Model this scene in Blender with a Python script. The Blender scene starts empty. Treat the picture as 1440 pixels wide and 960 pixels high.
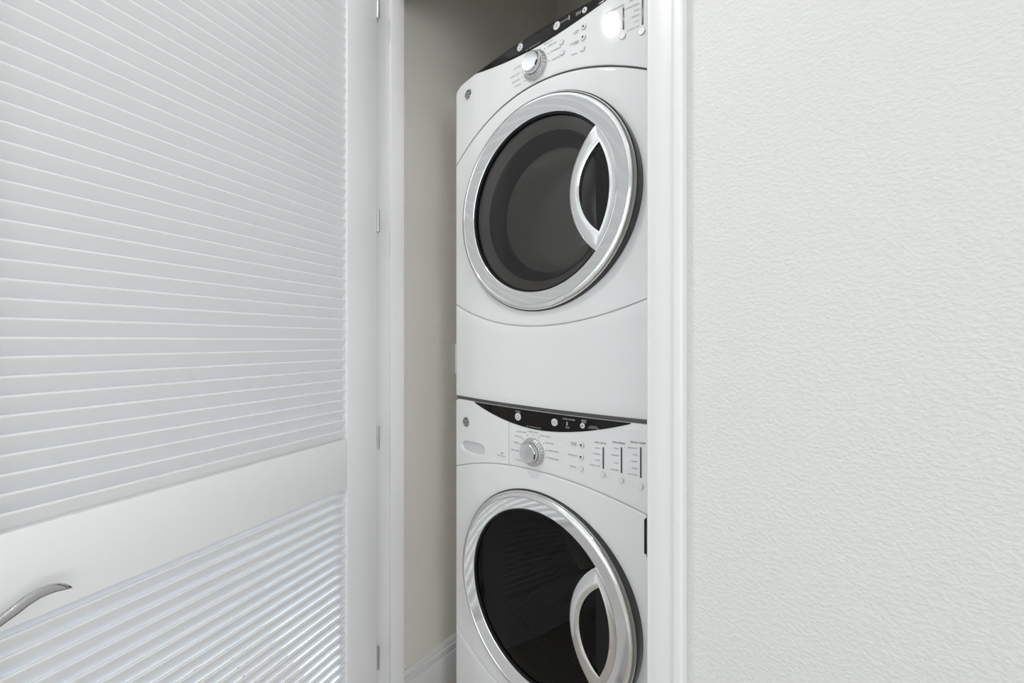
import bpy, bmesh, math, random
from mathutils import Vector, Matrix
random.seed(4)
sc = bpy.context.scene
COL = sc.collection
R = math.radians

# ------------------------------------------------------------------ camera, world, lights, exposure
CAM_H = 1.16
cd = bpy.data.cameras.new('camera'); cam = bpy.data.objects.new('camera', cd); COL.objects.link(cam)
cd.sensor_width = 36.0; cd.sensor_fit = 'HORIZONTAL'; cd.lens = 580 / 1440 * 36.0
cd.clip_start = 0.02
cam.location = (0, 0, CAM_H); cam.rotation_euler = (R(90), 0, R(40.6))
sc.camera = cam
vs = sc.view_settings
vs.view_transform = 'Standard'; vs.look = 'None'; vs.gamma = 1.0; vs.use_curve_mapping = False
vs.exposure = -0.18

wd = bpy.data.worlds.new('world'); sc.world = wd; wd.use_nodes = True
wd.node_tree.nodes['Background'].inputs[0].default_value = (0.72, 0.83, 1.0, 1)
wd.node_tree.nodes['Background'].inputs[1].default_value = 1.0

# the place: closet wall faces the hall at Y = WF, closet behind it
CEIL = 2.74
HX0, HX1, HY0 = -3.4, 2.9, -2.1          # hall left end, right end, wall behind the camera
WF, WB = 0.632, 0.722                    # closet wall, hall face and closet face
OL, OR, OH = -1.045, -0.259, 2.20        # door opening: left, right, height
CXL, CXR, CYB = -1.093, -0.190, 1.58     # closet: left wall, right wall, back wall

def area(name, loc, rot, sx, sy, power, color):
    l = bpy.data.lights.new(name, 'AREA'); l.shape = 'RECTANGLE'; l.size = sx; l.size_y = sy
    l.energy = power; l.color = color
    o = bpy.data.objects.new(name, l); COL.objects.link(o); o.location = loc; o.rotation_euler = rot
    return o
# daylight entering by tall windows at the two ends of the hall (y0, y1, z0, z1) and one across the hall (x0, x1, z0, z1); the right-end and across-hall ones are added fill
WIN = [(-1.25, 0.35, 0.02, 2.30), (-0.75, 0.85, 0.35, 2.40), (-1.60, 0.30, 0.70, 2.40)]
DAY_FILL = [(165, (0.84, 0.92, 1.0)), (17, (1.0, 0.955, 0.905)), (58, (1.0, 0.97, 0.94))]  # left window's daylight, then the two made-up fill lights
for k, ((p0, p1, z0, z1), (pw, colr)) in enumerate(zip(WIN, DAY_FILL)):
    pm, zm = (p0 + p1) / 2, (z0 + z1) / 2
    if k == 1: area('daylight_and_fill', (pm, HY0 - 0.09, zm), (R(90), 0, 0), p1 - p0, z1 - z0, pw, colr)
    else: area('daylight_and_fill', ((HX0 - 0.09, HX1 + 0.09)[k // 2], pm, zm), (0, R(-90 + 90 * k), 0), z1 - z0, p1 - p0, pw, colr)

CANS = [(-0.74, -0.30), (0.85, -0.45), (-2.25, -0.45), (2.2, -0.45)]  # first placed from its highlight and shadow; the others added to even the light
CAN_POWER = [10.5, 2.0, 5.0, 4.0]

# ------------------------------------------------------------------ materials
def mat(name, color, rough=0.5, metal=0.0, coat=0.0, spec=0.5):
    m = bpy.data.materials.new(name); m.use_nodes = True
    b = m.node_tree.nodes['Principled BSDF']
    b.inputs['Base Color'].default_value = (*color, 1); b.inputs['Roughness'].default_value = rough
    b.inputs['Metallic'].default_value = metal; b.inputs['Coat Weight'].default_value = coat
    b.inputs['Coat Roughness'].default_value = 0.05
    b.inputs['Specular IOR Level'].default_value = spec
    return m
def nodes(m): return m.node_tree.nodes, m.node_tree.links, m.node_tree.nodes['Principled BSDF']
def add_bump(m, scale, strength, dist, detail=2.0, rough=0.5):
    n, l, b = nodes(m)
    tc = n.new('ShaderNodeTexCoord'); nz = n.new('ShaderNodeTexNoise'); bp = n.new('ShaderNodeBump')
    nz.inputs['Scale'].default_value = scale; nz.inputs['Detail'].default_value = detail
    nz.inputs['Roughness'].default_value = rough
    bp.inputs['Strength'].default_value = strength; bp.inputs['Distance'].default_value = dist
    l.new(tc.outputs['Object'], nz.inputs['Vector']); l.new(nz.outputs['Fac'], bp.inputs['Height'])
    l.new(bp.outputs['Normal'], b.inputs['Normal'])
    return nz
def plaster(name, color):
    m = mat(name, color, 0.55)
    n, l, b = nodes(m)
    tc = n.new('ShaderNodeTexCoord'); a = n.new('ShaderNodeTexNoise'); c = n.new('ShaderNodeTexNoise')
    mp = n.new('ShaderNodeMapping'); mp.inputs['Scale'].default_value = (1, 1, 1.25)
    a.inputs['Scale'].default_value = 195; a.inputs['Detail'].default_value = 2.2
    c.inputs['Scale'].default_value = 70; c.inputs['Detail'].default_value = 1.0
    mr = n.new('ShaderNodeMapRange'); mr.inputs[1].default_value = 0.40; mr.inputs[2].default_value = 0.66
    ad = n.new('ShaderNodeMath'); ad.operation = 'MULTIPLY_ADD'; ad.inputs[1].default_value = 0.5
    bp = n.new('ShaderNodeBump'); bp.inputs['Strength'].default_value = 0.26; bp.inputs['Distance'].default_value = 0.0022
    l.new(tc.outputs['Object'], mp.inputs[0]); l.new(mp.outputs[0], a.inputs['Vector']); l.new(mp.outputs[0], c.inputs['Vector'])
    l.new(a.outputs['Fac'], mr.inputs[0]); l.new(c.outputs['Fac'], ad.inputs[0]); l.new(mr.outputs[0], ad.inputs[2])
    l.new(ad.outputs[0], bp.inputs['Height']); l.new(bp.outputs['Normal'], b.inputs['Normal'])
    return m
M = {}
M['wall'] = plaster('wall_plaster', (0.66, 0.655, 0.625))
M['closet'] = plaster('closet_plaster', (0.81, 0.78, 0.70))
M['ceiling'] = plaster('ceiling_plaster', (0.88, 0.87, 0.84))
M['trim'] = mat('trim_paint', (0.75, 0.75, 0.74), 0.32); add_bump(M['trim'], 30, 0.05, 0.001)
M['door'] = mat('door_paint', (0.83, 0.83, 0.83), 0.36); add_bump(M['door'], 40, 0.04, 0.001)
M['enamel'] = mat('white_enamel', (0.79, 0.79, 0.785), 0.055, 0, 0.0, 0.45)
M['enamel_seam'] = mat('white_plastic', (0.62, 0.63, 0.64), 0.4)
M['seam_dark'] = mat('seam_gasket', (0.03, 0.03, 0.032), 0.6)
M['chrome'] = mat('chrome', (0.82, 0.82, 0.82), 0.05, 1.0)
M['satin'] = mat('satin_metal', (0.72, 0.72, 0.72), 0.22, 1.0)
M['pull'] = mat('polished_lever', (0.52, 0.52, 0.53), 0.16, 1.0)
M['silver'] = mat('silver_plastic', (0.66, 0.66, 0.66), 0.25, 0.5)
M['rim'] = mat('dark_door_rim', (0.06, 0.06, 0.058), 0.2, 0.5)
M['black'] = mat('black_gloss', (0.010, 0.008, 0.007), 0.06, 0, 0.0, 0.18)
M['black_matte'] = mat('black_rubber', (0.008, 0.008, 0.008), 0.5, 0, 0, 0.2)
M['ink'] = mat('grey_ink', (0.20, 0.20, 0.21), 0.6)
M['ink_dark'] = mat('dark_ink', (0.04, 0.04, 0.045), 0.6)
M['ink_white'] = mat('white_ink', (0.62, 0.62, 0.62), 0.6)
M['ink_gold'] = mat('gold_ink', (0.42, 0.38, 0.28), 0.6)
M['button'] = mat('button_plastic', (0.72, 0.73, 0.73), 0.3)
M['strip'] = mat('indicator_smoke', (0.05, 0.05, 0.055), 0.25)
M['gasket'] = mat('door_gasket', (0.10, 0.10, 0.10), 0.55)
M['base_dark'] = mat('base_steel', (0.10, 0.10, 0.10), 0.4)
M['liner'] = mat('drum_liner', (0.22, 0.21, 0.20), 0.4)
M['drum'] = mat('drum_steel', (0.42, 0.41, 0.40), 0.4, 0.7)
M['liner_dark'] = mat('dark_liner', (0.05, 0.048, 0.046), 0.3)
M['inner'] = mat('inner_window', (0.17, 0.167, 0.16), 0.12); add_bump(M['inner'], 9, 0.5, 0.01, 0.5)
M['plate'] = mat('outlet_plastic', (0.82, 0.82, 0.80), 0.35)
M['hinge'] = mat('hinge_nickel', (0.55, 0.55, 0.55), 0.3, 1.0)
# perforated drum: holes as a fine dot relief
def drum_dots(m):
    n, l, b = nodes(m)
    tc = n.new('ShaderNodeTexCoord'); v = n.new('ShaderNodeTexVoronoi'); v.inputs['Scale'].default_value = 70
    v.inputs['Randomness'].default_value = 0.15
    r = n.new('ShaderNodeValToRGB'); r.color_ramp.elements[0].position = 0.22; r.color_ramp.elements[1].position = 0.30
    r.color_ramp.elements[0].color = (0.01, 0.01, 0.01, 1); r.color_ramp.elements[1].color = (0.20, 0.165, 0.14, 1)
    l.new(tc.outputs['Object'], v.inputs['Vector']); l.new(v.outputs['Distance'], r.inputs[0]); l.new(r.outputs[0], b.inputs['Base Color'])
M['drum_holes'] = mat('perforated_drum', (0.3, 0.29, 0.28), 0.3, 0.9); drum_dots(M['drum_holes'])
def tinted(name, tint, ior=1.5):
    m = bpy.data.materials.new(name); m.use_nodes = True
    n, l = m.node_tree.nodes, m.node_tree.links
    n.remove(n['Principled BSDF'])
    t = n.new('ShaderNodeBsdfTransparent'); t.inputs[0].default_value = (*tint, 1)
    g = n.new('ShaderNodeBsdfGlossy'); g.inputs['Roughness'].default_value = 0.02
    f = n.new('ShaderNodeFresnel'); f.inputs[0].default_value = ior
    mx = n.new('ShaderNodeMixShader')
    l.new(f.outputs[0], mx.inputs[0]); l.new(t.outputs[0], mx.inputs[1]); l.new(g.outputs[0], mx.inputs[2])
    l.new(mx.outputs[0], n['Material Output'].inputs[0])
    return m
M['glass_dryer'] = tinted('smoked_glass', (0.72, 0.70, 0.68), 1.5)
M['glass_washer'] = tinted('dark_smoked_glass', (0.17, 0.16, 0.15), 1.33)
M['pane'] = tinted('window_glass', (0.96, 0.98, 1.0), 1.2)
def wood_floor():
    m = mat('floor_wood', (0.4, 0.35, 0.3), 0.6, 0, 0, 0.3)
    n, l, b = nodes(m)
    tc = n.new('ShaderNodeTexCoord'); br = n.new('ShaderNodeTexBrick')
    br.inputs['Scale'].default_value = 1.0; br.inputs['Brick Width'].default_value = 1.2; br.inputs['Row Height'].default_value = 0.16
    br.inputs['Mortar Size'].default_value = 0.002; br.inputs['Color1'].default_value = (0.50, 0.46, 0.42, 1)
    br.inputs['Color2'].default_value = (0.58, 0.54, 0.49, 1); br.inputs['Mortar'].default_value = (0.15, 0.13, 0.11, 1)
    mp = n.new('ShaderNodeMapping'); mp.inputs['Scale'].default_value = (1.5, 14, 1)
    nz = n.new('ShaderNodeTexNoise'); nz.inputs['Scale'].default_value = 3; nz.inputs['Detail'].default_value = 6
    mx = n.new('ShaderNodeMixRGB'); mx.blend_type = 'MULTIPLY'; mx.inputs[0].default_value = 0.35
    l.new(tc.outputs['Object'], br.inputs['Vector']); l.new(tc.outputs['Object'], mp.inputs[0]); l.new(mp.outputs[0], nz.inputs['Vector'])
    l.new(br.outputs['Color'], mx.inputs[1]); l.new(nz.outputs['Color'], mx.inputs[2]); l.new(mx.outputs[0], b.inputs['Base Color'])
    return m
M['floor'] = wood_floor()
def emitter(name, color, s):
    m = bpy.data.materials.new(name); m.use_nodes = True
    n, l = m.node_tree.nodes, m.node_tree.links
    n.remove(n['Principled BSDF']); e = n.new('ShaderNodeEmission')
    e.inputs[0].default_value = (*color, 1); e.inputs[1].default_value = s
    l.new(e.outputs[0], n['Material Output'].inputs[0]); return m
M['lamp'] = emitter('lamp_lens', (1.0, 0.95, 0.88), 14.0)

# ------------------------------------------------------------------ helpers
def link_mesh(name, me, m, parent=None, sharp=35):
    me.materials.append(m if not isinstance(m, str) else M[m])
    if sharp:
        me.polygons.foreach_set('use_smooth', [True] * len(me.polygons))
        me.set_sharp_from_angle(angle=R(sharp))
    o = bpy.data.objects.new(name, me); COL.objects.link(o)
    if parent: o.parent = parent
    return o
def raw(name, v, f, m, parent=None, sharp=35, fix=True):
    me = bpy.data.meshes.new(name); me.from_pydata([tuple(p) for p in v], [], f)
    if fix:
        bm = bmesh.new(); bm.from_mesh(me); bmesh.ops.recalc_face_normals(bm, faces=bm.faces); bm.to_mesh(me); bm.free()
    me.update()
    return link_mesh(name, me, m, parent, sharp)
def box_vf(x0, x1, y0, y1, z0, z1):
    v = [(x, y, z) for z in (z0, z1) for y in (y0, y1) for x in (x0, x1)]
    f = [(0, 2, 3, 1), (4, 5, 7, 6), (0, 1, 5, 4), (2, 6, 7, 3), (0, 4, 6, 2), (1, 3, 7, 5)]
    return v, f
def boxes(name, bl, m, parent=None, bevel=0.0, seg=2, sharp=35):
    bm = bmesh.new()
    for b in bl:
        v, f = box_vf(*b)
        vv = [bm.verts.new(p) for p in v]
        fs = [bm.faces.new([vv[i] for i in q]) for q in f]
        if bevel:
            es = list({e for q in fs for e in q.edges})
            bmesh.ops.bevel(bm, geom=es, offset=bevel, segments=seg, affect='EDGES', profile=0.6)
    me = bpy.data.meshes.new(name); bm.to_mesh(me); bm.free()
    return link_mesh(name, me, m, parent, sharp)
def lathe_vf(prof, n=64, cx=0.0, cz=0.0, close=False):
    """prof: list of (radius, y); axis along Y through (cx, cz)."""
    v, f = [], []
    k = len(prof)
    for i in range(n):
        a = 2 * math.pi * i / n
        for r, y in prof: v.append((cx + r * math.cos(a), y, cz + r * math.sin(a)))
    for i in range(n):
        j = (i + 1) % n
        for q in range(k - 1 if not close else k):
            q2 = (q + 1) % k
            f.append((i * k + q, i * k + q2, j * k + q2, j * k + q))
    return v, f
def lathe(name, prof, m, parent=None, n=64, cx=0, cz=0, close=False, sharp=35):
    v, f = lathe_vf(prof, n, cx, cz, close)
    me = bpy.data.meshes.new(name); me.from_pydata(v, [], f)
    bm = bmesh.new(); bm.from_mesh(me); bmesh.ops.remove_doubles(bm, verts=bm.verts, dist=1e-6)
    bmesh.ops.dissolve_degenerate(bm, edges=bm.edges, dist=1e-7)
    bmesh.ops.recalc_face_normals(bm, faces=bm.faces); bm.to_mesh(me); bm.free()
    return link_mesh(name, me, m, parent, sharp)
def extrude_profile(name, prof, axis_pts, m, parent=None, sharp=30):
    """closed 2D profile swept along a straight line: axis_pts is a function (t in 0/1, a, b) -> point."""
    n = len(prof); v = []
    for t in (0, 1): v += [axis_pts(t, a, b) for a, b in prof]
    f = [(i, (i + 1) % n, n + (i + 1) % n, n + i) for i in range(n)] + [tuple(range(n)), tuple(range(2 * n - 1, n - 1, -1))]
    return raw(name, v, f, m, parent, sharp)
def empty(name, loc=(0, 0, 0), rz=0.0):
    o = bpy.data.objects.new(name, None); COL.objects.link(o); o.location = loc; o.rotation_euler = (0, 0, rz)
    o.empty_display_size = 0.05
    return o
def tag(o, label, cat, kind=None, group=None):
    o['label'] = label; o['category'] = cat
    if kind: o['kind'] = kind
    if group: o['group'] = group
    return o

# ------------------------------------------------------------------ room shell
o = boxes('floor', [(HX0 - .1, HX1 + .1, HY0 - .1, CYB + .1, -0.08, 0.0)], 'floor', sharp=0)
tag(o, 'grey brown wood plank floor of hall and closet', 'floor', 'structure')
o = boxes('ceiling', [(HX0 - .1, HX1 + .1, HY0 - .1, CYB + .1, CEIL, CEIL + .08)], 'ceiling', sharp=0)
tag(o, 'white textured plaster ceiling above hall', 'ceiling', 'structure')
JT = 0.018
o = boxes('wall_back', [(HX0, OL - JT, WF, WB, 0, CEIL), (OR + JT, HX1, WF, WB, 0, CEIL), (OL - JT, OR + JT, WF, WB, OH + JT, CEIL)], 'wall', sharp=0)
tag(o, 'off-white orange peel plaster wall beside the closet opening', 'wall', 'structure')
o = boxes('wall_closet_left', [(CXL - .10, CXL, WB, CYB, 0, CEIL)], 'closet', sharp=0)
tag(o, 'greige textured wall inside the closet beside the stacked appliances', 'wall', 'structure')
o = boxes('wall_closet_right', [(CXR, CXR + .10, WB, CYB, 0, CEIL)], 'closet', sharp=0)
tag(o, 'greige textured closet wall hidden behind the casing', 'wall', 'structure')
o = boxes('wall_closet_back', [(CXL - .10, CXR + .10, CYB, CYB + .08, 0, CEIL)], 'closet', sharp=0)
tag(o, 'greige textured wall behind the stacked dryer', 'wall', 'structure')
a0, a1, c0, c1 = WIN[0]; b0, b1, d0, d1 = WIN[1]; e0, e1, f0, f1 = WIN[2]
o = boxes('wall_front', [(HX0, b0, HY0 - .1, HY0, 0, CEIL), (b1, HX1, HY0 - .1, HY0, 0, CEIL), (b0, b1, HY0 - .1, HY0, 0, d0), (b0, b1, HY0 - .1, HY0, d1, CEIL)], 'wall', sharp=0)
tag(o, 'off-white plaster wall with an added fill window across the hall from the closet', 'wall', 'structure')
o = boxes('wall_left', [(HX0 - .1, HX0, HY0 - .1, a0, 0, CEIL), (HX0 - .1, HX0, a1, WB, 0, CEIL), (HX0 - .1, HX0, a0, a1, 0, c0), (HX0 - .1, HX0, a0, a1, c1, CEIL)], 'wall', sharp=0)
tag(o, 'off-white hall end wall behind the louvered door', 'wall', 'structure')
o = boxes('wall_right', [(HX1, HX1 + .1, HY0 - .1, e0, 0, CEIL), (HX1, HX1 + .1, e1, WB, 0, CEIL), (HX1, HX1 + .1, e0, e1, 0, f0), (HX1, HX1 + .1, e0, e1, f1, CEIL)], 'wall', sharp=0)
tag(o, 'off-white hall end wall past the blank wall', 'wall', 'structure')
for k, (p0, p1, z0, z1) in enumerate(WIN):
    if k == 0: bx = lambda u0, u1, t, q0, q1: (HX0 - .05 - t, HX0 - .05 + t, u0, u1, q0, q1)
    elif k == 2: bx = lambda u0, u1, t, q0, q1: (HX1 + .05 - t, HX1 + .05 + t, u0, u1, q0, q1)
    else: bx = lambda u0, u1, t, q0, q1: (u0, u1, HY0 - .05 - t, HY0 - .05 + t, q0, q1)
    fr = boxes('window_%d' % (k + 1), [bx(p0, p0 + .05, .03, z0, z1), bx(p1 - .05, p1, .03, z0, z1), bx(p0 + .05, p1 - .05, .03, z0, z0 + .05), bx(p0 + .05, p1 - .05, .03, z1 - .05, z1)], 'trim')
    tag(fr, ('tall white framed window behind the louvered door', 'white framed window added as fill light across the hall from the closet', 'tall white framed window added as fill light past the blank wall')[k], 'window', 'structure')
    boxes('pane', [bx(p0 + .05, p1 - .05, .003, z0 + .05, z1 - .05)], 'pane', fr, sharp=0)

# jambs with stops
STOP = (WF + 0.041, WF + 0.078)
def jamb(name, x0, x1, sx, label):
    # board plus the stop, one painted piece
    bl = [(min(x0, x1), max(x0, x1), WF, WB, 0, OH)]
    bl.append((min(x0, x0 + sx), max(x0, x0 + sx), WF + 0.041, WB - 0.004, 0, OH))
    o = boxes(name, bl, 'trim', bevel=0.0015); tag(o, label, 'door jamb', 'structure'); return o
jamb('trim_1', OL, OL - JT, 0.011, 'white hinge-side door jamb with stop beside the louvered door')
jamb('trim_2', OR, OR + JT, -0.011, 'white latch-side door jamb behind the casing')
o = boxes('trim_3', [(OL - JT, OR + JT, WF, WB, OH, OH + JT), (OL + .011, OR - .011, WF + .041, WB - .004, OH - .011, OH)], 'trim', bevel=0.0015)
tag(o, 'white head jamb across the top of the closet opening', 'door jamb', 'structure')
# casing profile: (across from the opening edge, thickness off the wall)
CP = [(0, 0), (0, .008), (.0025, .0105), (.008, .011), (.011, .0125), (.030, .0135), (.040, .0145), (.0425, .0175), (.046, .0188), (.054, .0188), (.0565, .017), (.0575, .013), (.0575, 0)]
o = extrude_profile('trim_4', CP, lambda t, a, b: (OR + .0008 + a, WF - b, t * (OH + .058)), 'trim')
tag(o, 'white moulded door casing between closet opening and blank wall', 'door casing', 'structure')
o = extrude_profile('trim_5', CP, lambda t, a, b: (OL - .006 - a, WF - b, t * (OH + .058)), 'trim')
tag(o, 'white moulded door casing hidden behind the louvered door', 'door casing', 'structure')
o = extrude_profile('trim_6', CP, lambda t, a, b: (OL - .006 + t * (OR - OL + .0068), WF - b, OH + .0005 + a), 'trim')
tag(o, 'white moulded head casing above the closet opening', 'door casing', 'structure')

# baseboards: (height, thickness) profile
BP = [(0, 0), (0, .014), (.088, .014), (.0925, .0125), (.094, .0105), (.099, .0105), (.113, .0125), (.117, .0118), (.119, .0085), (.123, .0085), (.131, .0065), (.136, .0042), (.1375, 0)]
BP = [(b, a) for a, b in BP]   # -> (off wall, height)
def bb(name, fn, label):
    o = extrude_profile(name, BP, fn, 'trim'); tag(o, label, 'baseboard', 'structure')
bb('baseboard_closet_left', lambda t, a, b: (CXL + a, WB + t * (CYB - WB), b), 'white moulded baseboard inside the closet beside the washer')
bb('baseboard_closet_back', lambda t, a, b: (CXL + .014 + t * (CXR - CXL - .028), CYB - a, b), 'white moulded baseboard behind the appliances')
bb('baseboard_right', lambda t, a, b: (OR + .0584 + t * (HX1 - OR - .0584), WF - a, b), 'white moulded baseboard along the blank wall')
bb('baseboard_left', lambda t, a, b: (HX0 + t * (OL - .0636 - HX0), WF - a, b), 'white moulded baseboard behind the louvered door')
bb('baseboard_front', lambda t, a, b: (HX0 + t * (HX1 - HX0), HY0 + a, b), 'white moulded baseboard across the hall from the closet')

# ceiling downlights; all but the first are added fill
for k, (x, y) in enumerate(CANS):
    root = empty('ceiling_downlight', (x, y, CEIL))
    v, f = [], []
    def ring(prof, nm, m, par):
        n = 40; kk = len(prof); v = []; f = []
        for i in range(n):
            a = 2 * math.pi * i / n
            v += [(r * math.cos(a), r * math.sin(a), z) for r, z in prof]
        for i in range(n):
            j = (i + 1) % n
            f += [(i * kk + q, i * kk + q + 1, j * kk + q + 1, j * kk + q) for q in range(kk - 1)]
        return raw(nm, v, f, m, par)
    ring([(.078, 0), (.077, -.005), (.070, -.008), (.060, -.006), (.056, -.001), (.056, 0)], 'trim_ring', 'plate', root)
    ring([(.0562, -.0015), (.035, -.0035), (.0001, -.004)], 'lens', 'lamp', root)
    l = bpy.data.lights.new('downlight_lamp', 'AREA'); l.shape = 'DISK'; l.size = 0.10; l.energy = CAN_POWER[k]; l.color = (1.0, 0.955, 0.90)
    lo = bpy.data.objects.new('downlight_lamp', l); COL.objects.link(lo); lo.location = (x, y, CEIL - .012)
    tag(root, ('round recessed downlight in the hall ceiling in front of the closet', 'round recessed downlight added as fill in the hall ceiling over the blank wall',
               'round recessed downlight added as fill in the hall ceiling behind the louvered door', 'round recessed downlight added as fill in the hall ceiling near the far added window')[k], 'ceiling light')

# ------------------------------------------------------------------ louvered door
DW, DH, DT, ST = 0.786, 2.185, 0.035, 0.107      # width, height, thickness, stile
door = empty('door_1', (-1.030, 0.6265, 0.0), 0)
phi = R(16)
# local +x runs from the hinge to the free edge, local +y is the face the photo shows
ex = Vector((math.sin(phi), -math.cos(phi), 0)); ey = Vector((math.cos(phi), math.sin(phi), 0))
door.rotation_euler = (0, 0, math.atan2(ex.y, ex.x))
tag(door, 'white louvered closet door standing open on its hinges with chrome lever', 'door', 'structure')
Z0 = 0.012
zb0, zb1 = Z0, 0.215
zm0, zm1 = 0.7865, 0.9115
zt0, zt1 = DH - 0.115, DH
boxes('stile', [(0.001, ST, -DT, 0, Z0, DH)], 'door', door, bevel=0.0022)
boxes('stile', [(DW - .100, DW, -DT, 0, Z0, DH)], 'door', door, bevel=0.0022)
for a, b in ((zb0, zb1), (zm0, zm1), (zt0, zt1)):
    boxes('rail', [(ST + .0002, DW - .1002, -DT + .0003, -.0003, a, b)], 'door', door, bevel=0.0022)
# one slat: flat blade with rounded edges, front edge high
SW, STH, SA = 0.0495, 0.0054, R(55)
def slat_mesh():
    prof = []
    n = 6; h = SW / 2 - STH / 2
    for i in range(n + 1):
        a = -math.pi / 2 + math.pi * i / n; prof.append((h + STH / 2 * math.cos(a), STH / 2 * math.sin(a)))
    for i in range(n + 1):
        a = math.pi / 2 + math.pi * i / n; prof.append((-h + STH / 2 * math.cos(a), STH / 2 * math.sin(a)))
    c, s = math.cos(SA), math.sin(SA)
    prof = [(p * c - q * s, p * s + q * c) for p, q in prof]
    x0, x1 = ST - .004, DW - .096
    k = len(prof)
    v = [(x, a, b) for x in (x0, x1) for a, b in prof]
    f = [(i, (i + 1) % k, k + (i + 1) % k, k + i) for i in range(k)] + [tuple(range(k)), tuple(range(2 * k - 1, k - 1, -1))]
    me = bpy.data.meshes.new('slat'); me.from_pydata(v, [], f)
    bm = bmesh.new(); bm.from_mesh(me); bmesh.ops.recalc_face_normals(bm, faces=bm.faces); bm.to_mesh(me); bm.free()
    me.materials.append(M['door']); me.polygons.foreach_set('use_smooth', [True] * len(me.polygons)); me.set_sharp_from_angle(angle=R(40))
    return me
SM = slat_mesh()
edge = SW / 2 * math.sin(SA)
PITCH = 0.02546
def slats(z_edge0, z_lo, z_hi):
    n0 = math.ceil((z_lo - z_edge0) / PITCH)
    z = z_edge0 + n0 * PITCH
    while z < z_hi:
        o = bpy.data.objects.new('slat', SM); COL.objects.link(o); o.parent = door
        o.location = (0, -DT / 2 - .0008, z - edge + .001)
        o.rotation_euler = (random.uniform(-.006, .006), 0, 0)
        z += PITCH
slats(1.3178, zm1 + .018, zt0 + .012)
slats(0.774, zb1 + .018, zm0 + .022)
# chrome lever handle on the lock rail: rose, neck and a wave-shaped lever pointing to the hinges
def lever_handle():
    rx, rz = 0.7300, 0.8020
    n = 28
    def turned(name, prof, parent, m='chrome'):
        v, k = [], len(prof)
        for i in range(n):
            a = 2 * math.pi * i / n
            v += [(rx + r * math.cos(a), y, rz + r * math.sin(a)) for r, y in prof]
        f = [(i * k + q, i * k + q + 1, ((i + 1) % n) * k + q + 1, ((i + 1) % n) * k + q) for i in range(n) for q in range(k - 1)]
        return raw(name, v, f, m, parent, 40)
    rose = turned('door_handle', [(.027, -.001), (.027, .004), (.025, .007), (.012, .0085), (.0095, .011), (.0095, .040), (.0085, .046), (.004, .049), (.0002, .0495)], door)
    rose['label'] = 'chrome lever handle'
    # centre line (x, out of the door, z, half height, half thickness) from neck to tip
    key = [(.736, .043, .7965, .0070, .0050), (.722, .0455, .8050, .0066, .0048), (.706, .0465, .8140, .0060, .0044), (.690, .0465, .8222, .0055, .0040), (.680, .046, .8270, .0059, .0038),
           (.669, .0458, .8335, .0064, .0036), (.658, .0455, .8370, .0064, .0034), (.648, .0452, .8372, .0060, .0032), (.640, .0450, .8352, .0050, .0030), (.633, .0448, .8318, .0034, .0027), (.6285, .0446, .8288, .0016, .0020), (.6265, .0445, .8275, .0005, .0008)]
    sec = [(-1, -.7), (-.86, -1), (.86, -1), (1, -.7), (1, .55), (.93, .82), (.80, .95), (.3, 1.06), (-.3, 1.06), (-.80, .95), (-.93, .82), (-1, .55)]
    v, f, k = [], [], len(sec)
    for i, (x, y, z, w, t) in enumerate(key):
        p0, p1 = key[max(i - 1, 0)], key[min(i + 1, len(key) - 1)]
        tx, tz = p1[0] - p0[0], p1[2] - p0[2]; L = math.hypot(tx, tz); nx_, nz_ = tz / L, -tx / L
        for q, r in sec: v.append((x + nx_ * q * w, y + t * r, z + nz_ * q * w))
    m = len(key)
    for i in range(m - 1):
        for q in range(k): f.append((i * k + q, i * k + (q + 1) % k, (i + 1) * k + (q + 1) % k, (i + 1) * k + q))
    f += [tuple(range(k)), tuple(range(m * k - 1, (m - 1) * k - 1, -1))]
    raw('lever', v, f, 'pull', rose, 35)
lever_handle()
# hinges: knuckle barrel and two leaves
for z in (0.281, 0.893, 1.496, 2.088):
    v, f = [], []
    n = 14
    for zz in (z - .031, z + .031):
        for i in range(n):
            a = 2 * math.pi * i / n; v.append((-.0015 + .0042 * math.cos(a), .0015 + .0042 * math.sin(a), zz))
    f = [(i, (i + 1) % n, n + (i + 1) % n, n + i) for i in range(n)] + [tuple(range(n)), tuple(range(2 * n - 1, n - 1, -1))]
    h = raw('hinge', v, f, 'hinge', door); h['label'] = 'nickel butt hinge'
    boxes('hinge_leaf', [(-.0006, .0009, -.030, -.001, z - .031, z + .031)], 'hinge', h, sharp=0)

# strike catch on the latch jamb
o = boxes('door_catch', [(OR - .0036, OR - .0002, WF - .0092, WF + .030, .8285, .8825), (OR - .0022, OR - .0002, WF - .004, WF + .034, .822, .889)], 'black_matte', bevel=0.001)
tag(o, 'small black strike catch on the jamb beside the washer', 'door catch')

# outlet plate on the closet wall
pl = empty('wall_outlet', (CXL, 1.03, 1.10)); pl.rotation_euler = (0, 0, 0)
tag(pl, 'white outlet cover plate on the closet wall beside the dryer', 'outlet')
boxes('cover_plate', [(0, .006, -.062, .062, -.052, .052)], 'plate', pl, bevel=0.002)
for y in (-.024, .024):
    s = boxes('socket', [(.006, .0085, y - .017, y + .017, -.030, .030)], 'plate', pl, bevel=0.001)

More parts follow.
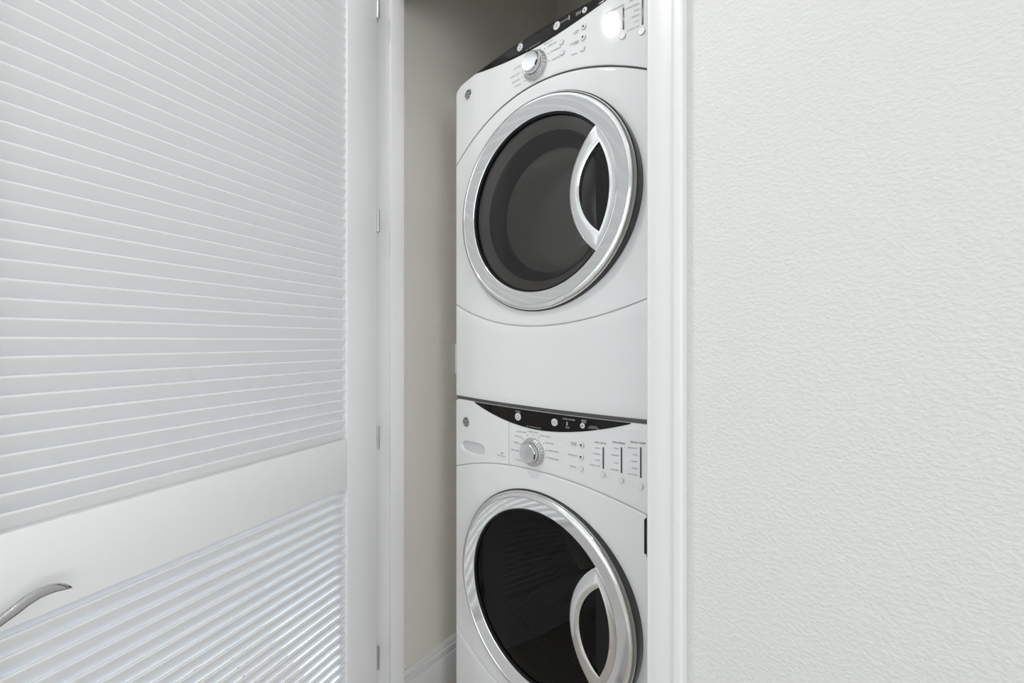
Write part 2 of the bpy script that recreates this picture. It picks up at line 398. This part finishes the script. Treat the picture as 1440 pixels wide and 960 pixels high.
# ------------------------------------------------------------------ appliances
HW, RC, BOW = 0.337, 0.014, 0.03
FY = 0.815                                  # world Y of the front at the middle
XC = -0.618
def surf(x):
    y = BOW * (x / 0.343) ** 2
    e = abs(x) - (HW - RC)
    if e > 0: y += RC - math.sqrt(max(0.0, RC * RC - e * e))
    return y
SIDE_Y = surf(HW)
def xcols(x0, x1, n):
    c = [x0 + (x1 - x0) * i / n for i in range(n + 1)]
    for i in range(1, 7):
        xx = HW - RC + RC * math.sin(math.pi / 2 * i / 6)
        for s in (-1, 1):
            if x0 < s * xx < x1: c.append(s * xx)
    c = sorted(c); out = [c[0]]
    for x in c[1:]:
        if x - out[-1] > 2e-4: out.append(x)
    out[-1] = x1
    return out
def panel(name, x0, x1, zlo, zhi, m, parent, nx=60, nz=14, out=0.0, thick=0.012, edge=0.0018, hole=None, dent=None, endcap=True, sharp=32):
    """bowed sheet between two curves in x, with rolled edges and a return flange"""
    xs = xcols(x0, x1, nx)
    e = edge
    v, f, idx = [], [], {}
    rows = None
    for i, x in enumerate(xs):
        a, b = zlo(x), zhi(x); h = max(b - a, 1e-5); ee = min(e, h * .3)
        zs = [(a, thick), (a, e), (a + .3 * ee, .3 * e), (a + ee, 0)] + [(a + ee + (h - 2 * ee) * j / nz, 0) for j in range(1, nz)] + [(b - ee, 0), (b - .3 * ee, .3 * e), (b, e), (b, thick)]
        sx = 0.0
        if not (x0 <= -HW + 1e-6) and i == 0 or not (x1 >= HW - 1e-6) and i == len(xs) - 1: sx = e
        for j, (z, back) in enumerate(zs):
            y = surf(x) - out + max(back, sx)
            if dent: y += dent(x, z)
            idx[i, j] = len(v); v.append((x, y, z))
        rows = len(zs)
    for i in range(len(xs) - 1):
        for j in range(rows - 1):
            q = (idx[i, j], idx[i + 1, j], idx[i + 1, j + 1], idx[i, j + 1])
            if hole:
                cx = sum(v[t][0] for t in q) / 4; cz = sum(v[t][2] for t in q) / 4
                if math.hypot(cx - hole[0], cz - hole[1]) < hole[2]: continue
            f.append(q)
    if endcap:      # return flanges at the two ends
        for i in (0, len(xs) - 1):
            base = len(v)
            for j in range(rows):
                x, y, z = v[idx[i, j]]; v.append((x, surf(xs[i]) - out + thick, z))
            for j in range(rows - 1):
                f.append((idx[i, j], idx[i, j + 1], base + j + 1, base + j))
    # normals: make the sheet face the viewer (-Y)
    me = bpy.data.meshes.new(name); me.from_pydata(v, [], f)
    bm = bmesh.new(); bm.from_mesh(me); bmesh.ops.recalc_face_normals(bm, faces=bm.faces)
    big = max(bm.faces, key=lambda q: q.calc_area())
    if big.normal.y > 0: bmesh.ops.reverse_faces(bm, faces=bm.faces)
    bm.to_mesh(me); bm.free()
    return link_mesh(name, me, m, parent, sharp)

_font_cache = {}
def text_vf(s, size, bold=False):
    key = (s, size)
    if key in _font_cache: return _font_cache[key]
    cu = bpy.data.curves.new('txt', 'FONT'); cu.body = s; cu.size = size; cu.align_x = 'CENTER'; cu.align_y = 'CENTER'
    cu.resolution_u = 2
    to = bpy.data.objects.new('txt', cu); COL.objects.link(to)
    dg = bpy.context.evaluated_depsgraph_get()
    me = bpy.data.meshes.new_from_object(to.evaluated_get(dg))
    vf = ([(p.co.x, p.co.y) for p in me.vertices], [tuple(p.vertices) for p in me.polygons])
    bpy.data.objects.remove(to); bpy.data.curves.remove(cu); bpy.data.meshes.remove(me)
    _font_cache[key] = vf
    return vf
def lettering(name, items, m, parent, out=0.0007):
    """items: (text, x, z, cap size, align)"""
    V, F = [], []
    for s, x, z, size, al in items:
        v, f = text_vf(s, size)
        if not v: continue
        w0 = min(p[0] for p in v); w1 = max(p[0] for p in v)
        dx = {'c': x, 'l': x - w0, 'r': x - w1}[al]
        b = len(V)
        V += [(p[0] + dx, surf(p[0] + dx) - out, p[1] + z) for p in v]
        F += [tuple(b + i for i in q) for q in f]
    o = raw(name, V, F, m, parent, 0); o['kind'] = 'stuff'
    return o
def disc_stack(name, x, z, prof, m, parent, n=32):
    """turned piece standing on the console; prof in (radius, height off the sheet)"""
    y0 = surf(x)
    return lathe(name, [(r, y0 - h) for r, h in prof], m, parent, n, x, z)
def button(x, z, r, parent, m='button', dot=False, h=0.0028):
    b = disc_stack('push_button', x, z, [(r, -.002), (r, h * .7), (r * .9, h), (r * .45, h * 1.05), (.00001, h * .9)], m, parent, 24)
    if dot: disc_stack('button_mark', x, z, [(r * .34, h * .8), (r * .34, h + .0006), (.00001, h + .0006)], 'ink_dark', b, 12)
    return b
def strip(x, z0, z1, parent):
    w = 0.0016
    y = surf(x)
    return boxes('indicator_strip', [(x - w, x + w, y - .0009, y + .002, z0, z1)], 'strip', parent, bevel=0.0004)
def knob(x, z, parent, ang=-8):
    k = disc_stack('control_knob', x, z, [(.0355, -.002), (.0355, .003), (.0345, .006), (.0320, .0085), (.0305, .0095), (.0295, .0125), (.0285, .0130), (.0270, .0125), (.0265, .010), (.0255, .010)], 'silver', parent, 64)
    # fine grip notches round the collar
    y0 = surf(x)
    v, f = [], []
    for i in range(28):
        a = 2 * math.pi * i / 28; c, s = math.cos(a), math.sin(a)
        b = len(v)
        for r, h in ((.0300, .0128), (.0352, .0050)):
            for w in (-.0006, .0006):
                for d in (0, .0009): v.append((x + r * c - w * s, y0 - h - d, z + r * s + w * c))
        f += [tuple(b + i for i in q) for q in ((0, 1, 3, 2), (4, 6, 7, 5), (0, 4, 5, 1), (2, 3, 7, 6), (1, 5, 7, 3), (0, 2, 6, 4))]
    raw('grip_notches', v, f, 'satin', k, 0)
    cap = disc_stack('knob_cap', x, z, [(.0255, .008), (.0250, .022), (.0240, .0245), (.0225, .0255), (.0205, .0250), (.012, .0242), (.00001, .0240)], 'satin', k, 64)
    c, sn = math.cos(R(ang)), math.sin(R(ang)); V = []
    for h in (.0225, .0263):
        for rr, w in ((.0222, -.0055), (.0246, -.0055), (.0246, .0055), (.0222, .0055)): V.append((x + rr * c - w * sn, y0 - h, z + rr * sn + w * c))
    raw('pointer', V, [(0, 1, 2, 3), (4, 5, 6, 7), (0, 1, 5, 4), (1, 2, 6, 5), (2, 3, 7, 6), (3, 0, 4, 7)], 'ink_dark', k, 0)
    return k
def emblem(x, z, r, parent):
    e = disc_stack('emblem', x, z, [(r, -.001), (r, .0016), (r * .95, .0022), (r * .84, .0022), (r * .82, .0012), (.00001, .0012)], 'satin', parent, 32)
    y0 = surf(x)
    disc_stack('emblem_field', x, z, [(r * .80, .0011), (r * .80, .0014), (.00001, .0014)], 'base_dark', e, 28)
    # curled script strokes
    V, F = [], []
    def stroke(pts, w):
        b = len(V)
        for i, (px, pz) in enumerate(pts):
            q0 = pts[max(i - 1, 0)]; q1 = pts[min(i + 1, len(pts) - 1)]
            tx, tz = q1[0] - q0[0], q1[1] - q0[1]; L = math.hypot(tx, tz) or 1
            nx_, nz_ = -tz / L * w, tx / L * w
            V.append((x + px * r + nx_ * r, y0 - .0021, z + pz * r + nz_ * r)); V.append((x + px * r - nx_ * r, y0 - .0021, z + pz * r - nz_ * r))
        F.extend((b + 2 * i, b + 2 * i + 1, b + 2 * i + 3, b + 2 * i + 2) for i in range(len(pts) - 1))
    arc = lambda cx, cz, rr, a0, a1, n=14: [(cx + rr * math.cos(R(a0 + (a1 - a0) * i / n)), cz + rr * math.sin(R(a0 + (a1 - a0) * i / n))) for i in range(n + 1)]
    stroke(arc(-.22, .08, .24, 20, 330), .07)
    stroke(arc(-.18, -.30, .22, 120, -170), .07)
    stroke(arc(.24, .10, .22, 0, 320), .07)
    stroke(arc(.20, -.26, .24, 150, -100), .07)
    for a in (45, 135, 225, 315): stroke(arc(.62 * math.cos(R(a)), .62 * math.sin(R(a)), .13, a - 120, a + 120, 8), .05)
    raw('emblem_script', V, F, 'satin', e, 0)
    return e
def tint_display(x0, x1, bot, top, parent):
    """black lens-shaped glossy panel lying on the console"""
    return panel('display_panel', x0, x1, bot, top, 'black', parent, nx=60, nz=6, out=0.0012, thick=0.004, edge=0.0006)

def arc_between(cx, r, z0, z1, n, side):
    """points of circle (cx,0,r) from height z0 to z1 on the left (-1) or right (+1) side"""
    a0 = math.asin(max(-1, min(1, z0 / r))); a1 = math.asin(max(-1, min(1, z1 / r)))
    return [(cx + side * r * math.cos(a0 + (a1 - a0) * i / n), r * math.sin(a0 + (a1 - a0) * i / n)) for i in range(n + 1)]
def meet(c1, r1, c2, r2):
    d = c2 - c1; x = (d * d + r1 * r1 - r2 * r2) / (2 * d)
    return c1 + x, math.sqrt(r1 * r1 - x * x)
GR = 0.2165       # visible glass radius
def porthole(root, zc, glass, cx=0.001):
    """chrome ring with glass, pull handle and inner parts"""
    out = [(.2608, .012), (.2608, -.0050), (.2602, -.0075), (.2586, -.0105), (.2560, -.0138), (.2520, -.0158), (.2490, -.0166), (.2474, -.0168), (.2468, -.0164), (.2462, -.0156), (.2456, -.0154),
           (.2448, -.0152), (.2300, -.0115), (.2190, -.00875), (.2180, -.0085), (GR, -.0078), (GR - .0008, -.0070), (GR - .0010, .004), (GR - .0010, .012), (.240, .030)]
    ring = lathe('door_ring', out, 'chrome', root, 160, cx, zc, close=True, sharp=40)
    ring['label'] = 'polished chrome door ring'
    lathe('door_rim', [(.250, .030), (.2645, .028), (.2645, .007), (.2640, .000), (.2630, -.0040), (.2607, -.0058), (.2590, .004), (.250, .020)], 'rim', ring, 128, cx, zc, close=True)['label'] = 'dark outer door rim'
    lathe('glass_seal', [(GR - .0009, -.0045), (GR - .0055, -.0040), (GR - .006, -.002), (GR - .006, .004), (GR - .0009, .004)], 'black_matte', ring, 128, cx, zc)
    gl = [(.00001, -.0045), (.05, -.0044), (.10, -.0038), (.15, -.0026), (.19, -.0010), (GR - .0052, .0004)]
    g = lathe('door_glass', gl, glass, ring, 128, cx, zc)
    # handle plate: crescent with a lens-shaped finger hole
    HC_, HR = 0.274, 0.175
    LC, LR = 0.246, 0.1204
    RC2, RR2 = -0.008, 0.208
    gx, gz = meet(0.0, GR + .0004, HC_, HR)
    lx, lz = meet(RC2, RR2, LC, LR)
    n = 40
    hl = arc_between(HC_, HR, -gz, gz, n, -1); ll = arc_between(LC, LR, -lz, lz, n, -1)
    gr = arc_between(0.0, GR + .0004, -gz, gz, n, 1); lr = arc_between(RC2, RR2, -lz, lz, n, 1)
    V, F = [], []
    def band(outer, inner, yo_, ym_, yi_):
        b = len(V); k = 8
        for i, ((ox, oz), (ix, iz)) in enumerate(zip(outer, inner)):
            w = abs(2 * i / n - 1) ** 4; yo, ym, yi = [p + (q - p) * w for p, q in zip((yo_, ym_, yi_), (-.0082, -.0092, -.0085))]
            prof = [(0, .004), (0, yo), (.06, yo - .0016), (.30, ym), (.70, ym), (.93, yi - .0012), (1, yi), (1, .0035)]
            for t, y in prof:
                V.append((cx + ox + (ix - ox) * t, y, zc + oz + (iz - oz) * t))
        for i in range(len(outer) - 1):
            for q in range(k - 1):
                F.append((b + i * k + q, b + i * k + q + 1, b + (i + 1) * k + q + 1, b + (i + 1) * k + q))
    band(hl, ll, -.0078, -.0125, -.0100)
    band(gr, lr, -.0082, -.0092, -.0085)
    h = raw('door_handle', V, F, 'chrome', ring, 45); h['label'] = 'chrome crescent door handle'
    # dark pocket behind the finger hole, closing its outer side
    lr2 = [(x - .034 * math.cos(math.pi / 2 * z / lz) ** 0.6 if abs(z) < lz else x, z) for x, z in lr]
    V, F = [], []
    for (ax, az), (bx_, bz) in zip(lr, lr2):
        V += [(cx + ax + .002, .0005, zc + az), (cx + ax + .002, -.0062, zc + az), (cx + bx_, -.0052, zc + bz), (cx + bx_, -.0030, zc + bz)]
    for i in range(n): 
        for q in range(3): F.append((4 * i + q, 4 * i + q + 1, 4 * i + 4 + q + 1, 4 * i + 4 + q))
    raw('handle_pocket', V, F, 'black_matte', ring, 45)
    return ring

def small_dots(name, pts, r, parent, m='ink_dark', out=0.0008):
    V, F = [], []
    for x, z in pts:
        b = len(V)
        for i in range(8):
            a = math.pi * i / 4; V.append((x + r * math.cos(a), surf(x) - out, z + r * math.sin(a)))
        F.append(tuple(range(b, b + 8)))
    o = raw(name, V, F, m, parent, 0); o['kind'] = 'stuff'
    return o

def cabinet(root, z0, z1, depth=0.70):
    # open-front steel shell with rounded vertical rear edges
    bl = []
    y0 = SIDE_Y - 0.001; t = 0.004
    bl += [(-HW, -HW + t, y0, depth, z0, z1), (HW - t, HW, y0, depth, z0, z1), (-HW + t, HW - t, y0 + .01, depth, z1 - t, z1),
           (-HW + t, HW - t, depth - t, depth, z0, z1 - t), (-HW + t, HW - t, y0 + .01, depth - t, z0, z0 + t)]
    return boxes('cabinet', bl, 'enamel', root, sharp=0)

# ---- washer
washer = empty('washing_machine', (XC, FY, 0))
tag(washer, 'white front-loading washing machine standing on the closet floor under the dryer', 'washing machine')
WT = 0.987
cabinet(washer, 0.03, WT - .006)
wz = 0.526
w_seam = lambda x: 0.840 - 0.046 * (x / 0.29) ** 2
low_arc = lambda zc: (lambda x: zc - 0.300 + 0.056 * (x / 0.285) ** 2)
w_low = low_arc(wz)
top = lambda x: WT - 0.010 * max(0.0, (abs(x) - .30) / .037) ** 2.5
g = 0.0011
# sheets lie over a shallow backing so the joints read as fine grooves
panel('joint_backing', -HW + .004, HW - .004, lambda x: .05, lambda x: WT - .012, 'enamel_seam', washer, nz=40, out=-0.0045, thick=0.004, hole=(0.001, wz, 0.240))
DX = -0.0955
def scoop(x, z):
    # finger scoop in the drawer front
    cx, cz = -0.245, 0.8515
    u = (x - cx) / 0.052; w = (z - cz - 0.05 * (x - cx)) / 0.0165
    w += 0.25 * min(0, u) * (1 if w < 0 else 0)
    d = (abs(u) ** 3.2 + abs(w) ** 3.2) ** (1 / 3.2)
    if d >= 1.12: return 0.0
    t = min(1.0, (1.12 - d) / 0.32); t = t * t * (3 - 2 * t)
    lower = min(1.0, max(0.0, (w + 1.1) / 1.2))
    return 0.0135 * t * (0.25 + 0.75 * lower)
dr = panel('detergent_drawer', -HW, DX - .0006, lambda x: w_seam(x) + g, top, 'enamel', washer, nx=110, nz=64, dent=scoop)
con = panel('console_panel', DX + .0006, HW, lambda x: w_seam(x) + g, top, 'enamel', washer, nx=70, nz=14)
panel('front_panel', -HW, HW, lambda x: w_low(x) + g, lambda x: w_seam(x) - g, 'enamel', washer, nx=90, nz=90, hole=(0.001, wz, 0.248))
panel('lower_panel', -HW, HW, lambda x: 0.035, lambda x: w_low(x) - g, 'enamel', washer, nx=50, nz=10)
for sx in (-.28, .28):
    for yy in (.09, .62):
        v = []
        n = 16
        for r, z in ((.022, 0), (.022, .010), (.010, .012), (.010, .034)):
            v += [(sx + r * math.cos(2 * math.pi * i / n), yy + r * math.sin(2 * math.pi * i / n), z) for i in range(n)]
        f = [(q * n + i, q * n + (i + 1) % n, (q + 1) * n + (i + 1) % n, (q + 1) * n + i) for q in range(3) for i in range(n)] + [tuple(range(n))]
        raw('foot', v, f, 'black_matte', washer)
wr = porthole(washer, wz, 'glass_washer')
lathe('door_gasket', [(.213, .010), (.205, .016), (.198, .050), (.205, .085), (.235, .095)], 'gasket', washer, 96, 0.001, wz)
dm = lathe('drum', [(.235, .096), (.240, .11), (.240, .46), (.20, .485), (.00001, .490)], 'drum_holes', washer, 96, 0.001, wz)
for k in range(3):
    a = R(90 + 120 * k + 25); c, s = math.cos(a), math.sin(a)
    V = []
    for y in (.13, .44):
        for rr, w in ((.239, -.03), (.195, -.008), (.195, .008), (.239, .03)):
            V.append((.001 + rr * c - w * s, y, wz + rr * s + w * c))
    raw('drum_paddle', V, [(0, 1, 5, 4), (1, 2, 6, 5), (2, 3, 7, 6), (0, 3, 2, 1), (4, 5, 6, 7)], 'drum', dm, 30)
w_disp_bot = lambda x: 0.9415 + 0.0435 * abs((x - .003) / .2365) ** 1.85
dp = tint_display(-.2335, .2395, w_disp_bot, lambda x: WT - .0002, washer)
dp['label'] = 'glossy black display panel with round buttons'
e = emblem(-.2725, .924, .0150, washer); e['label'] = 'round silver maker emblem'
knob(-.0115, .885, washer)['label'] = 'silver cycle selector knob'
OUTW = 0.0020
def round_white(x, z, r, par):
    y0 = surf(x)
    b = lathe('push_button', [(r, y0 - .001), (r, y0 - .0026), (r * .9, y0 - .0030), (.00001, y0 - .0030)], 'button', par, 28, x, z)
    return b
def power_mark(x, z, r, par):
    V, F = [], []
    y = surf(x) - .0036
    n = 16
    for i in range(n + 1):
        a = R(120 + 300 * i / n)
        for rr in (r * .42, r * .58): V.append((x + rr * math.cos(a), y, z + rr * math.sin(a)))
    F = [(2 * i, 2 * i + 1, 2 * i + 3, 2 * i + 2) for i in range(n)]
    b = len(V); V += [(x - r * .08, y, z + .1 * r), (x + r * .08, y, z + .1 * r), (x + r * .08, y, z + .65 * r), (x - r * .08, y, z + .65 * r)]; F.append((b, b + 1, b + 2, b + 3))
    raw('power_symbol', V, F, 'ink', par, 0)
b = round_white(-.0595, .967, .0095, dp); power_mark(-.0595, .967, .0095, washer)
b = round_white(.0541, .967, .0088, dp)
lettering('printed_lettering', [('START', .0541, .9688, .0042, 'c'), ('PAUSE', .0541, .9652, .0042, 'c')], 'ink', washer, out=.0036)
b = round_white(.1290, .9683, .0060, dp); small_dots('button_mark', [(.1290, .9683)], .0022, dp, out=.0036)
boxes('status_light', [(.0876, .0894, surf(.0885) - .0024, surf(.0885) - .001, .9635, .9725)], 'ink_white', dp, sharp=0)
lettering('printed_lettering', [('POWER', -.0600, .9800, .0050, 'c'), ('DOOR LOCKED', .0935, .9785, .0045, 'c'), ('RINSE', .0900, .9590, .0042, 'c'),
          ('DELAY', .1325, .9805, .0046, 'c'), ('START', .1325, .9766, .0046, 'c'), ('CONTROL', .1560, .9690, .0040, 'c'), ('LOCK HOLD 3 SEC', .1560, .9655, .0032, 'c')], 'ink_white', dp, out=OUTW)
lettering('printed_lettering', [('EST. TIME REMAINING', -.0085, .9468, .0046, 'c')], 'ink_gold', dp, out=OUTW)
KX, KZ = -.0115, .885
wd_ang = [218, 188, 163, 140, 115, 90, 64, 38, 14, -8]
small_dots('dial_marks', [(KX + .0425 * math.cos(R(a)), KZ + .0425 * math.sin(R(a))) for a in wd_ang], .0013, washer)
L = []
names_w = [('COLORS', 218), ('EASY CARE', 188), ('WHITES', 163), ('COTTONS', 140), ('ACTIVE WEAR', 117), ('MIXED LOAD', 90), ('HAND WASH', 64), ('DELICATES', 38), ('SPEED WASH', 14), ('RINSE & SPIN', -8)]
for s, a in names_w:
    ca, sa = math.cos(R(a)), math.sin(R(a))
    x = KX + .0475 * ca; z = KZ + .0475 * sa
    L.append((s, x, z + (.0015 if abs(ca) < .5 else 0), .0052, 'c' if abs(ca) < .1 else ('l' if ca > 0 else 'r')))
L += [('EXTRA', .1130, .9252, .0050, 'r'), ('RINSE', .1130, .9208, .0050, 'r'), ('PREWASH', .1130, .8966, .0050, 'r'), ('SIGNAL', .1130, .8703, .0050, 'r')]
cols = [('SOIL LEVEL', .1783, .172, ['HEAVY', 'NORMAL', 'LIGHT', 'EXTRA LIGHT'], .9265, .8788, .8666), ('SPIN SPEED', .2194, .2130, ['HIGH', 'MEDIUM', 'LOW', 'NO SPIN'], .9325, .8771, .8619),
        ('WASH TEMP', .2604, .2535, ['SANITARY', 'HOT', 'WARM', 'COLD', 'TAP COLD'], .9384, .8743, .8568)]
for title, sx, tx, opts, za, zb, zbtn in cols:
    strip(sx, zb, za, washer); button(sx - .001, zbtn, .0066, washer)
    n = len(opts)
    for i, s in enumerate(opts): L.append((s, tx, za - .004 - (za - zb - .008) * i / (n - 1), .0044, 'r'))
L += [('HE', -.1180, .862, .0075, 'c'), ('ENERGY SAVER', -.1215, .8545, .0042, 'c')]
lettering('printed_lettering', L, 'ink', washer)
lettering('printed_lettering', [(t, sx - .006, za + .0085, .0058, 'c') for t, sx, tx, o_, za, zb, zt in cols], 'ink_dark', washer)
for k, (x, z) in enumerate(((.1255, .9237), (.1245, .8966), (.1240, .8703))): button(x, z, .0068, washer, dot=k < 2)

# ---- dryer
DB = 0.997
DTOP = 1.926
dryer = empty('clothes_dryer', (XC, FY, 0))
dryer.location = (XC, FY, WT)
tag(dryer, 'white front-loading clothes dryer stacked on top of the washing machine', 'clothes dryer')
dz = Matrix.Translation((0, 0, -WT))
dkids_before = set(bpy.data.objects)
cabinet(dryer, DB, DTOP - .008)
panel('base_frame', -HW + .003, HW - .003, lambda x: WT, lambda x: DB + .004, 'base_dark', dryer, nz=2, out=-0.006, thick=0.60)
dzc = 1.498
d_seam = lambda x: 1.800 - 0.083 * (x / 0.29) ** 2
d_low = low_arc(dzc)
dtop = lambda x: DTOP - 0.016 * max(0.0, (abs(x) - .285) / .052) ** 2.2
panel('joint_backing', -HW + .004, HW - .004, lambda x: DB + .02, lambda x: dzc + .15, 'enamel_seam', dryer, nz=40, out=-0.0045, thick=0.004, hole=(0.001, dzc, 0.240))
panel('seam_backing', -HW + .004, HW - .004, lambda x: dzc + .152, lambda x: DTOP - .03, 'seam_dark', dryer, nz=30, out=-0.0028, thick=0.003, hole=(0.001, dzc, 0.240))
panel('console_panel', -HW, HW, lambda x: d_seam(x) + .0022, dtop, 'enamel', dryer, nx=80, nz=14)
panel('front_panel', -HW, HW, lambda x: d_low(x) + g, lambda x: d_seam(x) - .0022, 'enamel', dryer, nx=90, nz=90, hole=(0.001, dzc, 0.248))
panel('lower_panel', -HW, HW, lambda x: DB, lambda x: d_low(x) - g, 'enamel', dryer, nx=50, nz=10)
porthole(dryer, dzc, 'glass_dryer')
lathe('door_liner', [(.214, .008), (.206, .010), (.196, .016), (.186, .024)], 'liner', dryer, 96, 0.001, dzc)
lathe('liner_lip', [(.186, .0238), (.178, .030), (.166, .052), (.160, .062), (.158, .066), (.166, .070), (.20, .090), (.235, .095)], 'liner_dark', dryer, 96, 0.001, dzc)
lathe('inner_window', [(.159, .0655), (.150, .060), (.130, .053), (.10, .047), (.06, .043), (.00001, .042)], 'inner', dryer, 96, 0.001, dzc)
dd = lathe('drum', [(.236, .096), (.245, .11), (.245, .50), (.20, .525), (.00001, .530)], 'drum', dryer, 96, 0.001, dzc)
for k in range(3):
    a = R(90 + 120 * k - 20); c, s = math.cos(a), math.sin(a)
    V = []
    for y in (.13, .48):
        for rr, w in ((.244, -.03), (.19, -.008), (.19, .008), (.244, .03)):
            V.append((.001 + rr * c - w * s, y, dzc + rr * s + w * c))
    raw('drum_paddle', V, [(0, 1, 5, 4), (1, 2, 6, 5), (2, 3, 7, 6), (0, 3, 2, 1), (4, 5, 6, 7)], 'drum', dd, 30)
d_disp_bot = lambda x: 1.8885 + 0.0365 * abs((x - .008) / .235) ** 1.85
dp = tint_display(-.2260, .2420, d_disp_bot, lambda x: DTOP - .0012, dryer)
dp['label'] = 'glossy black display panel with round buttons'
e = emblem(-.2625, 1.8815, .0145, dryer); e['label'] = 'round silver maker emblem'
KX, KZ = -.004, 1.8435
knob(KX, KZ, dryer, -30)['label'] = 'silver cycle selector knob'
round_white(-.0524, 1.9112, .0090, dp); power_mark(-.0524, 1.9112, .0090, dryer)
round_white(.0603, 1.9105, .0092, dp)
lettering('printed_lettering', [('START', .0603, 1.9123, .0042, 'c'), ('PAUSE', .0603, 1.9087, .0042, 'c')], 'ink', dryer, out=.0036)
round_white(.1342, 1.9114, .0062, dp); small_dots('button_mark', [(.1342, 1.9114)], .0021, dp, out=.0036)
boxes('status_light', [(.0934, .0952, surf(.0943) - .0024, surf(.0943) - .001, 1.9085, 1.9185)], 'ink_white', dp, sharp=0)
lettering('printed_lettering', [('POWER', -.0524, 1.9222, .0046, 'c'), ('CLEAN LINT', .0830, 1.9125, .0044, 'c'), ('DELAY', .1190, 1.9140, .0046, 'c'), ('START', .1190, 1.9100, .0046, 'c')], 'ink_white', dp, out=OUTW)
lettering('printed_lettering', [('EST. TIME REMAINING', -.010, 1.8935, .0046, 'c')], 'ink_gold', dp, out=OUTW)
dd_ang = [218, 198, 176, 152, 98, 70, 48, 20, -8]
small_dots('dial_marks', [(KX + .0415 * math.cos(R(a)), KZ + .0395 * math.sin(R(a))) for a in dd_ang], .0013, dryer)
L = []
for s, a in [('NORMAL', 212), ('EASY CARE', 194), ('MIXED LOAD', 174), ('COTTONS', 152), ('DELICATES', 58), ('SPEED DRY', 40), ('DEWRINKLE', 16), ('TIMED DRY', -10)]:
    ca, sa = math.cos(R(a)), math.sin(R(a))
    L.append((s, KX + .047 * ca + (-.006 if ca < 0 else .002), KZ + .047 * sa, .0052, 'l' if ca > 0 else 'r'))
L += [('DAMP', .1190, 1.8740, .0048, 'r'), ('ALERT', .1190, 1.8700, .0048, 'r'), ('EXTENDED', .1190, 1.8500, .0048, 'r'), ('TUMBLE', .1190, 1.8460, .0048, 'r'), ('SIGNAL', .1150, 1.8240, .0050, 'r')]
cols = [('DRYNESS LEVEL', .2235, ['MORE DRY', 'DRY', 'LESS DRY', 'DAMP'], 1.8759, 1.8291, 1.8149), ('TEMP', .2640, ['ANTI-BACTERIAL', 'HIGH', 'MEDIUM', 'LOW', 'EXTRA LOW'], 1.8740, 1.8222, 1.8079)]
for k, (title, sx, opts, za, zb, zbtn) in enumerate(cols):
    strip(sx, zb, za, dryer); button(sx - .0015, zbtn, .0070, dryer)
    if k == 1:
        for i, s in enumerate(opts): L.append((s, sx - .007, za - .004 - (za - zb - .004) * i / (len(opts) - 1), .0044, 'r'))
L += [('DRYNESS LEVEL', .205, 1.8810, .0062, 'c'), ('TEMPERATURE', .2560, 1.8830, .0058, 'c')]
lettering('printed_lettering', L, 'ink', dryer)
for k, (x, z, d) in enumerate(((.0726, 1.867, 0), (.0753, 1.8413, 0), (.1308, 1.8759, 1), (.1297, 1.8521, 1), (.1280, 1.8276, 0))): button(x, z, .0068, dryer, dot=bool(d))
# dryer parts were laid out in room heights: bring them into the dryer's own frame
for ob in set(bpy.data.objects) - dkids_before:
    if ob.parent == dryer: ob.matrix_parent_inverse = dz
